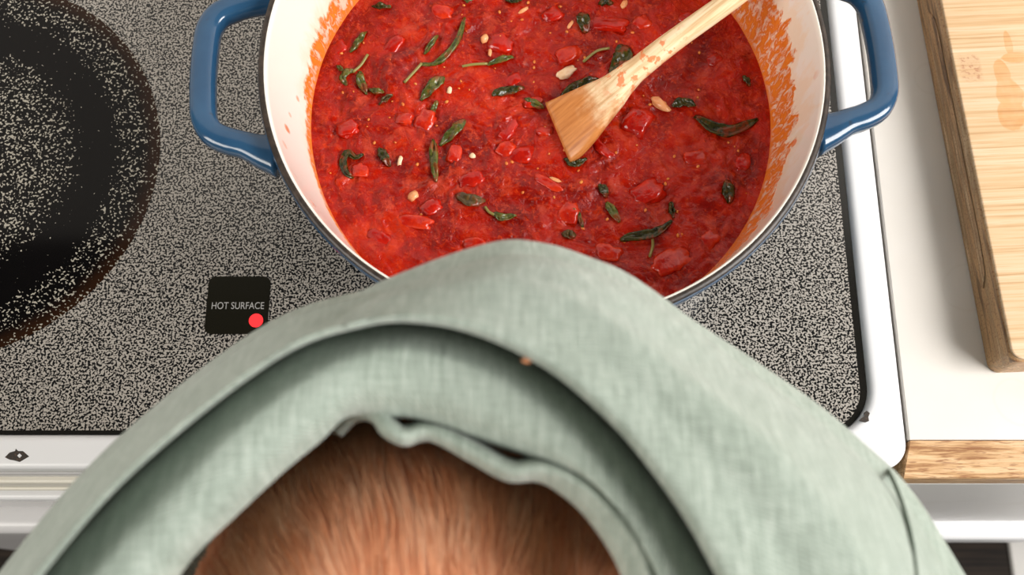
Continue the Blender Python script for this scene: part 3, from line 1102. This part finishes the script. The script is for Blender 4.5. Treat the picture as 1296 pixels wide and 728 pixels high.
up = [(690, 130), (712, 120), (737, 109), (762, 99), (778, 90), (796, 78), (836, 48), (880, 17), (922, -13)]
lo = [(722, 207), (737, 197), (752, 180), (768, 158), (786, 134), (806, 107), (857, 64), (905, 29), (948, -3)]
st = []
for a, b in zip(up, lo):
    st.append((on_spoon(*a), on_spoon(*b)))
tn = (rimP - tipP).length
wl = st[-1][0][1] - st[-1][1][1]
xe = (st[-1][0][0] + st[-1][1][0]) / 2
ce = (st[-1][0][1] + st[-1][1][1]) / 2
for f_, ww in ((0.25, 1.0), (0.5, 1.0), (0.75, 1.0), (0.93, 1.02), (1.0, .7)):
    xx = xe + (0.27 - xe) * f_
    st.append(((xx, ce + wl * ww / 2), (xx, ce - wl * ww / 2)))
stA = catmull([(a[0], a[1], b[0], b[1]) for a, b in st], 70)
verts, faces = [], []
NS = 16
for i, (ax_, ay_, bx_, by_) in enumerate(stA):
    xm = (ax_ + bx_) / 2
    th = 0.0018 + 0.0040 * min(1, max(0, (xm + .002) / 0.045))
    if i == 0:
        th *= .45
    ctr = Vector(((ax_ + bx_) / 2, (ay_ + by_) / 2, 0))
    hv = Vector(((ax_ - bx_) / 2, (ay_ - by_) / 2, 0))
    for k in range(NS):
        an = 2 * math.pi * k / NS
        ca, sa = math.cos(an), math.sin(an)
        e_ = .55 if xm < .05 else .8
        ca = math.copysign(abs(ca) ** e_, ca); sa = math.copysign(abs(sa) ** e_, sa)
        verts.append(ctr + hv * ca + Vector((0, 0, th * sa)))
for i in range(len(stA) - 1):
    for k in range(NS):
        k2 = (k + 1) % NS
        faces.append((i * NS + k, i * NS + k2, (i + 1) * NS + k2, (i + 1) * NS + k))
faces += [tuple(reversed(range(NS))), tuple(range((len(stA) - 1) * NS, len(stA) * NS))]
spoon = mesh_from('wooden_spoon', verts, faces, mat_spoon())
rot = Matrix((ax, sd, nrm)).transposed().to_4x4()
spoon.matrix_world = Matrix.Translation(tipP) @ rot
bm = bmesh.new(); bm.from_mesh(spoon.data); bmesh.ops.recalc_face_normals(bm, faces=bm.faces); bm.to_mesh(spoon.data); bm.free()
tag(spoon, 'flat wooden stirring spoon resting in the tomato sauce', 'spoon')


# ------------------------------------------------------------------ baby
def ellipsoid(bm, c, r, seg=32, ring=20, rot=None):
    res = bmesh.ops.create_uvsphere(bm, u_segments=seg, v_segments=ring, radius=1.0)
    for v in res['verts']:
        q = Vector((v.co.x * r[0], v.co.y * r[1], v.co.z * r[2]))
        if rot:
            q = rot @ q
        v.co = q + Vector(c)


def limb(bm, pts, radii):
    pp = catmull(pts, 24)
    rr = catmull([(r, 0) for r in radii], 24)[:, 0]
    tv, tf = tube_mesh(pp, [(r, r) for r in rr], 14)
    vs = [bm.verts.new(v) for v in tv]
    for f in tf:
        bm.faces.new([vs[i] for i in f])
    ellipsoid(bm, pts[-1], (rr[-1],) * 3, 12, 8)


HC = Vector((-0.029, -0.027, 0.197))        # head centre
HR = Vector((0.079, 0.094, 0.090))
M_SKIN = mat_soft('skin', (0.90, 0.40, 0.22), (0.92, 0.45, 0.27), 40, 0.5, 0.05)
M_SKIN.node_tree.nodes['Principled BSDF'].inputs['Subsurface Weight'].default_value = 0.15
M_SKIN.node_tree.nodes['Principled BSDF'].inputs['Subsurface Radius'].default_value = (0.01, 0.004, 0.002)
# a plain white sleepsuit covers the body below the neck
_t = M_SKIN.node_tree
_b = _t.nodes['Principled BSDF']
_src = _b.inputs['Base Color'].links[0].from_socket
_tc = _t.nodes.new('ShaderNodeTexCoord'); _sx = _t.nodes.new('ShaderNodeSeparateXYZ'); _lt = _t.nodes.new('ShaderNodeMath'); _mx = _t.nodes.new('ShaderNodeMix')
_lt.operation = 'LESS_THAN'; _lt.inputs[1].default_value = HC.z - 0.085
_mx.data_type = 'RGBA'; _mx.inputs[7].default_value = (0.72, 0.71, 0.68, 1)
_t.links.new(_tc.outputs['Object'], _sx.inputs[0]); _t.links.new(_sx.outputs[2], _lt.inputs[0]); _t.links.new(_lt.outputs[0], _mx.inputs[0])
_t.links.new(_src, _mx.inputs[6]); _t.links.new(_mx.outputs[2], _b.inputs['Base Color'])
bm = bmesh.new()
ellipsoid(bm, HC, HR)
ellipsoid(bm, HC + Vector((0, -0.045, -0.040)), (0.052, 0.042, 0.045))                 # jaw and cheeks
ellipsoid(bm, HC + Vector((0, -0.088, -0.026)), (0.008, 0.010, 0.008), 14, 10)          # nose
ellipsoid(bm, HC + Vector((0, -0.084, -0.048)), (0.016, 0.006, 0.005), 14, 10)          # lips
for s in (-1, 1):
    ellipsoid(bm, HC + Vector((s * 0.069, -0.008, -0.022)), (0.006, 0.014, 0.021), 14, 10)   # ears
    ellipsoid(bm, HC + Vector((s * 0.026, -0.079, -0.008)), (0.013, 0.007, 0.007), 14, 10)   # closed eyes
    limb(bm, [HC + Vector((s * .05, -.005, -.125)), HC + Vector((s * .078, -.03, -.18)), HC + Vector((s * .05, -.085, -.16))], [.024, .021, .016])
    limb(bm, [HC + Vector((s * .03, -.03, -.33)), HC + Vector((s * .095, -.09, -.30)), HC + Vector((s * .10, -.07, -.40))], [.038, .032, .022])
limb(bm, [HC + Vector((0, -.01, -.05)), HC + Vector((0, -.01, -.10)), HC + Vector((0, -.012, -.2)), HC + Vector((0, -.03, -.33))], [.032, .036, .066, .062])
baby = from_bm('person', bm, M_SKIN)
rm = baby.modifiers.new('fuse', 'REMESH')
rm.mode = 'VOXEL'
rm.voxel_size = 0.004
sm = baby.modifiers.new('smooth', 'SMOOTH')
sm.iterations = 4
tag(baby, 'baby with fine reddish hair held in a sage green wrap', 'person')

# hair: fine strands combed away from the crown whorl
WH = Vector((0.06, -0.30, 1.0)).normalized()


def mat_hair():
    t = NT('baby_hair')
    info = t.n('ShaderNodeUVMap')
    s = t.sep(info.outputs[0])
    cl = t.ramp(s[0], [(0.0, (0.42, 0.12, 0.045)), (0.35, (0.80, 0.30, 0.135)), (0.7, (0.95, 0.46, 0.25)), (1.0, (0.96, 0.56, 0.35))])
    return t.set(color=cl, rough=0.45, spec=0.3)


hv, hf, huv = [], [], []
NSTR = 20000
cnt = 0
while cnt < NSTR:
    d = Vector(rng.normal(size=3)).normalized()
    if d.z < -0.25 or (d.y < -0.62 and d.z < .55):
        continue
    cnt += 1
    clump = noise.noise(d * 9.0)
    L = random.uniform(0.018, 0.032)
    steps = 5
    cur = d.copy()
    tone = min(1, max(0, 0.66 + 0.5 * clump + random.gauss(0, 0.13)))
    w = random.uniform(0.00010, 0.00020)
    pts = []
    for k in range(steps):
        tng = (cur - WH * cur.dot(WH))
        tng = tng - 0 * cur
        # tangent pointing away from the whorl along the scalp, with a slight swirl and clumping
        away = (cur * cur.dot(WH) - WH)
        if away.length < 1e-3:
            away = Vector((1, 0, 0))
        away.normalize()
        swirl = cur.cross(away) * (0.15 + 0.55 * noise.noise(cur * 6.0 + Vector((3, 1, 7))))
        stepv = (away + swirl).normalized()
        lift = 1.004 + 0.022 * math.sin(math.pi * (k + .4) / steps) * random.uniform(.5, 1.4)
        pts.append((Vector((cur.x * HR.x, cur.y * HR.y, cur.z * HR.z)) * lift + HC, stepv))
        cur = (cur + stepv * (L / steps / 0.075)).normalized()
    b = len(hv)
    for k, (p, sv_) in enumerate(pts):
        nn = (p - HC).normalized()
        sdv = sv_.cross(nn).normalized() * (w * (1 - .8 * k / steps))
        hv.append(p - sdv); hv.append(p + sdv)
    for k in range(steps - 1):
        hf.append((b + 2 * k, b + 2 * k + 1, b + 2 * k + 3, b + 2 * k + 2))
        huv.append(tone)
hair = mesh_from('hair', hv, hf, mat_hair(), baby)
uvl = hair.data.uv_layers.new(name='UVMap')
arr = np.repeat(np.array(huv), 4)
uvl.data.foreach_set('uv', np.c_[arr, arr * 0].ravel())
tag(hair, kind='stuff')


# ------------------------------------------------------------------ baby carrier cloth
def mat_linen():
    t = NT('sage_linen')
    uv = t.n('ShaderNodeUVMap').outputs[0]
    c = t.coord()
    warp = t.wave(uv, 170, 1.0, 1, 2.0, 'X')
    weft = t.wave(uv, 170, 1.0, 1, 2.0, 'Y')
    s = t.sep(uv)
    twill = t.wave(t.mapping(uv, rot=(0, 0, 0.9)), 260, 1.5, 1, 2.0, 'X')
    slub1 = t.noise(t.mapping(c, scale=(1100, 90, 90)), 1.0, 3, 0.6)
    slub2 = t.noise(t.mapping(c, scale=(110, 1100, 700)), 1.0, 3, 0.6)
    cloud = t.noise(c, 22, 3, 0.5)
    slub = t.math('ADD', t.math('MULTIPLY', slub1, 0.65), t.math('MULTIPLY', slub2, 0.35))
    cl = t.ramp(slub, [(0.34, (0.215, 0.262, 0.215)), (0.5, (0.305, 0.360, 0.305)), (0.66, (0.430, 0.485, 0.425))])
    cl = t.mix(t.rng(cloud, 0.35, 0.7, 0, 0.22), cl, (0.40, 0.445, 0.405))
    h = t.math('ADD', t.math('MULTIPLY', slub, 1.2), t.math('MULTIPLY', twill, 0.35))
    wr = t.noise(c, 70, 3, 0.6, 0.4)
    b1 = t.bump(wr, 0.25, 0.003)
    b2 = t.bump(h, 0.8, 0.0005, b1)
    return t.set(color=cl, rough=0.9, normal=b2, spec=0.15, sheen=0.25, sheen_rough=0.5)


M_LINEN = mat_linen()
carrier = tag(empty('baby_carrier', (-0.02, -0.03, -0.10)), 'sage green linen baby wrap with folded hems around the baby', 'baby carrier')


def loft(name, rows, n_s, n_r, mat, parent, thick=0.0012, wr=0.0, seed=0, offset=-1):
    """rows of world points (all the same length) -> smooth cloth surface with metric UVs"""
    R = np.array([catmull(r, n_s) for r in rows])
    G = np.array([catmull(R[:, j, :], n_r) for j in range(n_s)])        # n_s, n_r, 3
    if wr > 0:
        dU = np.gradient(G, axis=0); dV = np.gradient(G, axis=1)
        N = np.cross(dU, dV); N /= (np.linalg.norm(N, axis=2, keepdims=True) + 1e-9)
        for j in range(n_s):
            for i in range(n_r):
                p = Vector(G[j, i])
                d = noise.noise(Vector((p.x * 30, p.y * 30, p.z * 30 + seed))) + .5 * noise.noise(p * 75 + Vector((seed, 0, 0)))
                G[j, i] += N[j, i] * wr * d * min(1.0, i / (n_r * .32)) ** 2
    du = np.linalg.norm(np.diff(G, axis=0), axis=2)
    dv = np.linalg.norm(np.diff(G, axis=1), axis=2)
    U = np.vstack([np.zeros(1), np.cumsum(du.mean(axis=1))[:, None]])[:, 0]
    V = np.r_[0, np.cumsum(dv.mean(axis=0))]
    verts = G.reshape(-1, 3)
    faces = [(j * n_r + i, (j + 1) * n_r + i, (j + 1) * n_r + i + 1, j * n_r + i + 1) for j in range(n_s - 1) for i in range(n_r - 1)]
    o = mesh_from(name, verts - np.array(parent.location), faces, mat, parent)
    uvl = o.data.uv_layers.new(name='UVMap')
    for poly in o.data.polygons:
        for li, vi in zip(poly.loop_indices, poly.vertices):
            uvl.data[li].uv = (U[vi // n_r], V[vi % n_r])
    md = o.modifiers.new('thick', 'SOLIDIFY')
    md.thickness = thick
    md.offset = offset
    return o, G


def row(pts, h):
    """pixel outline at heights h (metres below the lens), scalar or list"""
    hs = h if isinstance(h, (list, tuple)) else [h] * len(pts)
    return [tuple(P(x, y, CAM_H - k)) for (x, y), k in zip(pts, hs)]


ridge = [(-60, 880), (50, 728), (150, 612), (270, 508), (370, 440), (450, 413), (515, 405), (600, 420), (690, 463), (770, 528), (835, 605), (890, 690), (960, 830)]
sil = [(-170, 900), (-20, 735), (90, 628), (200, 525), (320, 432), (450, 358), (560, 316), (665, 301), (795, 342), (920, 430), (1060, 531), (1165, 635), (1260, 790)]
sil = [(-146, 918), (4, 750), (110, 648), (219, 548), (334, 454), (460, 383), (566, 343), (670, 324), (788, 360), (908, 442), (1047, 543), (1149, 646), (1238, 800)]
crest = [(40, 880), (140, 728), (225, 640), (320, 545), (400, 490), (460, 462), (520, 455), (595, 475), (670, 520), (735, 580), (790, 650), (835, 725), (880, 840)]
inn = [(150, 880), (222, 728), (297, 650), (350, 600), (405, 556), (440, 526), (490, 526), (545, 533), (614, 556), (678, 577), (752, 608), (812, 668), (862, 800)]


def lerp_pts(a, b, t):
    return [(x0 + (x1 - x0) * t, y0 + (y1 - y0) * t) for (x0, y0), (x1, y1) in zip(a, b)]


def offs(a, d):
    """move a pixel outline outwards (up in the picture) by d pixels along its normal"""
    out = []
    n = len(a)
    for i in range(n):
        p, q = a[max(i - 1, 0)], a[min(i + 1, n - 1)]
        tx, ty = q[0] - p[0], q[1] - p[1]
        l = math.hypot(tx, ty)
        out.append((a[i][0] + ty / l * d, a[i][1] - tx / l * d))
    return out


def world_arc(z, cx, cy, rx, ry, n=13, a0=200, a1=-20):
    return [(cx + rx * math.cos(math.radians(a0 + (a1 - a0) * i / (n - 1))), cy + ry * math.sin(math.radians(a0 + (a1 - a0) * i / (n - 1))), z) for i in range(n)]


hR = 0.240
outer_rows = [
    row(offs(ridge, 34), hR + 0.040),
    row(offs(ridge, 10), hR + 0.020),
    row(offs(ridge, -3), hR + 0.0075),
    row(offs(ridge, 0), hR + 0.0018),
    row(lerp_pts(offs(ridge, 3), sil, 0.06), hR),
    row(lerp_pts(ridge, sil, 0.20), hR + 0.0025),
    row(lerp_pts(ridge, sil, 0.33), hR + 0.0058),
    row(lerp_pts(ridge, sil, 0.50), [.250, .250, .250, .250, .250, .250, .250, .249, .248, .247, .2465, .2465, .248]),
    row(lerp_pts(ridge, sil, 0.66), [.256, .256, .256, .255, .254, .253, .253, .252, .251, .2505, .250, .250, .250]),
    row(lerp_pts(ridge, sil, 0.75), [.260, .260, .260, .259, .258, .256, .256, .256, .257, .259, .260, .261, .262]),
    row(lerp_pts(ridge, sil, 0.93), [.280, .278, .277, .274, .270, .268, .268, .268, .270, .278, .286, .290, .292]),
    row(sil, [.305, .302, .300, .296, .291, .288, .287, .287, .290, .300, .308, .312, .314]),
    row(offs(sil, -4), [.335, .332, .330, .327, .324, .322, .321, .321, .323, .332, .338, .342, .344]),
    world_arc(0.12, -0.01, -0.05, 0.150, 0.125),
    world_arc(-0.02, -0.015, -0.07, 0.135, 0.120),
    world_arc(-0.14, -0.02, -0.075, 0.120, 0.105),
    world_arc(-0.21, -0.02, -0.08, 0.085, 0.070),
    world_arc(-0.235, -0.02, -0.09, 0.03, 0.025),
]
panel, PG = loft('outer_panel', outer_rows, 200, 150, M_LINEN, carrier, 0.0006, 0.0007, 3)
hI = 0.252
inner_rows = [
    row(offs(ridge, 40), hI + 0.060),
    row(offs(ridge, 12), hI + 0.036),
    row(offs(ridge, -12), hI + 0.014),
    row(lerp_pts(ridge, crest, 0.65), hI + 0.002),
    row(crest, hI),
    row(lerp_pts(crest, inn, 0.5), hI + 0.002),
    row(lerp_pts(crest, inn, 0.85), hI + 0.008),
    row(inn, hI + 0.018),
    row(offs(inn, 22), hI + 0.030),
    row(offs(inn, 60), hI + 0.050),
]
loft('inner_layer', inner_rows, 180, 80, M_LINEN, carrier, 0.0006, 0.0006, 11)
# the wavy rolled hem against the head
hem = [(425, 545), (448, 524), (476, 524), (492, 541), (512, 551), (535, 545), (558, 549), (600, 571), (645, 594), (680, 592), (712, 600), (750, 624), (785, 660), (812, 702), (828, 750), (850, 830)]
hh = [.286, .272, .265, .262, .262, .263, .262, .260, .258, .257, .256, .255, .255, .255, .256, .258]
hw_ = [0.8, 0.8, 0.9, 1, 1, 1, 1, 1.1, 1.2, 1.4, 1.8, 2.2, 2.6, 2.8, 2.8, 2.8]


def offs_v(a, d, ws):
    f = offs(a, d)
    return [(x + (u - x) * w, y + (v - y) * w) for (x, y), (u, v), w in zip(a, f, ws)]


hem_rows = [
    row(offs(hem, 13), [k + .016 for k in hh]),
    row(offs(hem, 8), [k + .004 for k in hh]),
    row(offs(hem, 2), hh),
    row(offs(hem, -5), [k + .001 for k in hh]),
    row(offs_v(hem, -9, hw_), [k + .006 for k in hh]),
    row(offs_v(hem, -11, hw_), [k + .016 for k in hh]),
    row(offs_v(hem, -6, hw_), [k + .030 for k in hh]),
]
loft('rolled_hem', hem_rows, 150, 40, M_LINEN, carrier, 0.0006, 0.0003, 5)


# things that follow the cloth surface: the side seam and a small spot of sauce
flat = PG[:, 12:110, :].reshape(-1, 3)
ct, stt = math.cos(TILT), math.sin(TILT)
dp = flat - np.array([0, 0, CAM_H])
fz = dp[:, 1] * stt - dp[:, 2] * ct
gx = 648 + FPX * dp[:, 0] / fz
gy = 364 - FPX * (dp[:, 1] * ct + dp[:, 2] * stt) / fz


def on_cloth(px, py):
    d = np.hypot(gx - px, gy - py)
    near = np.where(d < 14)[0]
    if len(near) == 0:
        return Vector(flat[np.argmin(d)])
    zb = near[np.argmin(fz[near])]
    near = near[fz[near] < fz[zb] + 0.012]
    w = 1 / (d[near] + 1.0) ** 2
    return P(px, py, float((flat[near, 2] * w).sum() / w.sum()))


loc = np.array(carrier.location)
sp = catmull([tuple(on_cloth(x, y) - Vector(loc)) for x, y in [(1124, 596), (1132, 612), (1140, 632), (1147, 655), (1153, 680), (1157, 705), (1160, 735), (1163, 770)]], 40)
tv, tf = tube_mesh(sp, [(0.0006, 0.0007)] * 40, 8)
mesh_from('side_seam', tv, tf, plain('seam_thread', (0.10, 0.13, 0.10), 0.9), carrier)
c0 = on_cloth(667, 456) - Vector(loc)
bm = bmesh.new()
bmesh.ops.create_icosphere(bm, subdivisions=2, radius=1.0)
for v in bm.verts:
    v.co = Vector((v.co.x * .0013, v.co.y * .0008, v.co.z * .0006)) * (1 + .3 * noise.noise(v.co * 2)) + c0
from_bm('sauce_spot', bm, plain('dried_sauce', (0.62, 0.26, 0.12), 0.7), carrier)
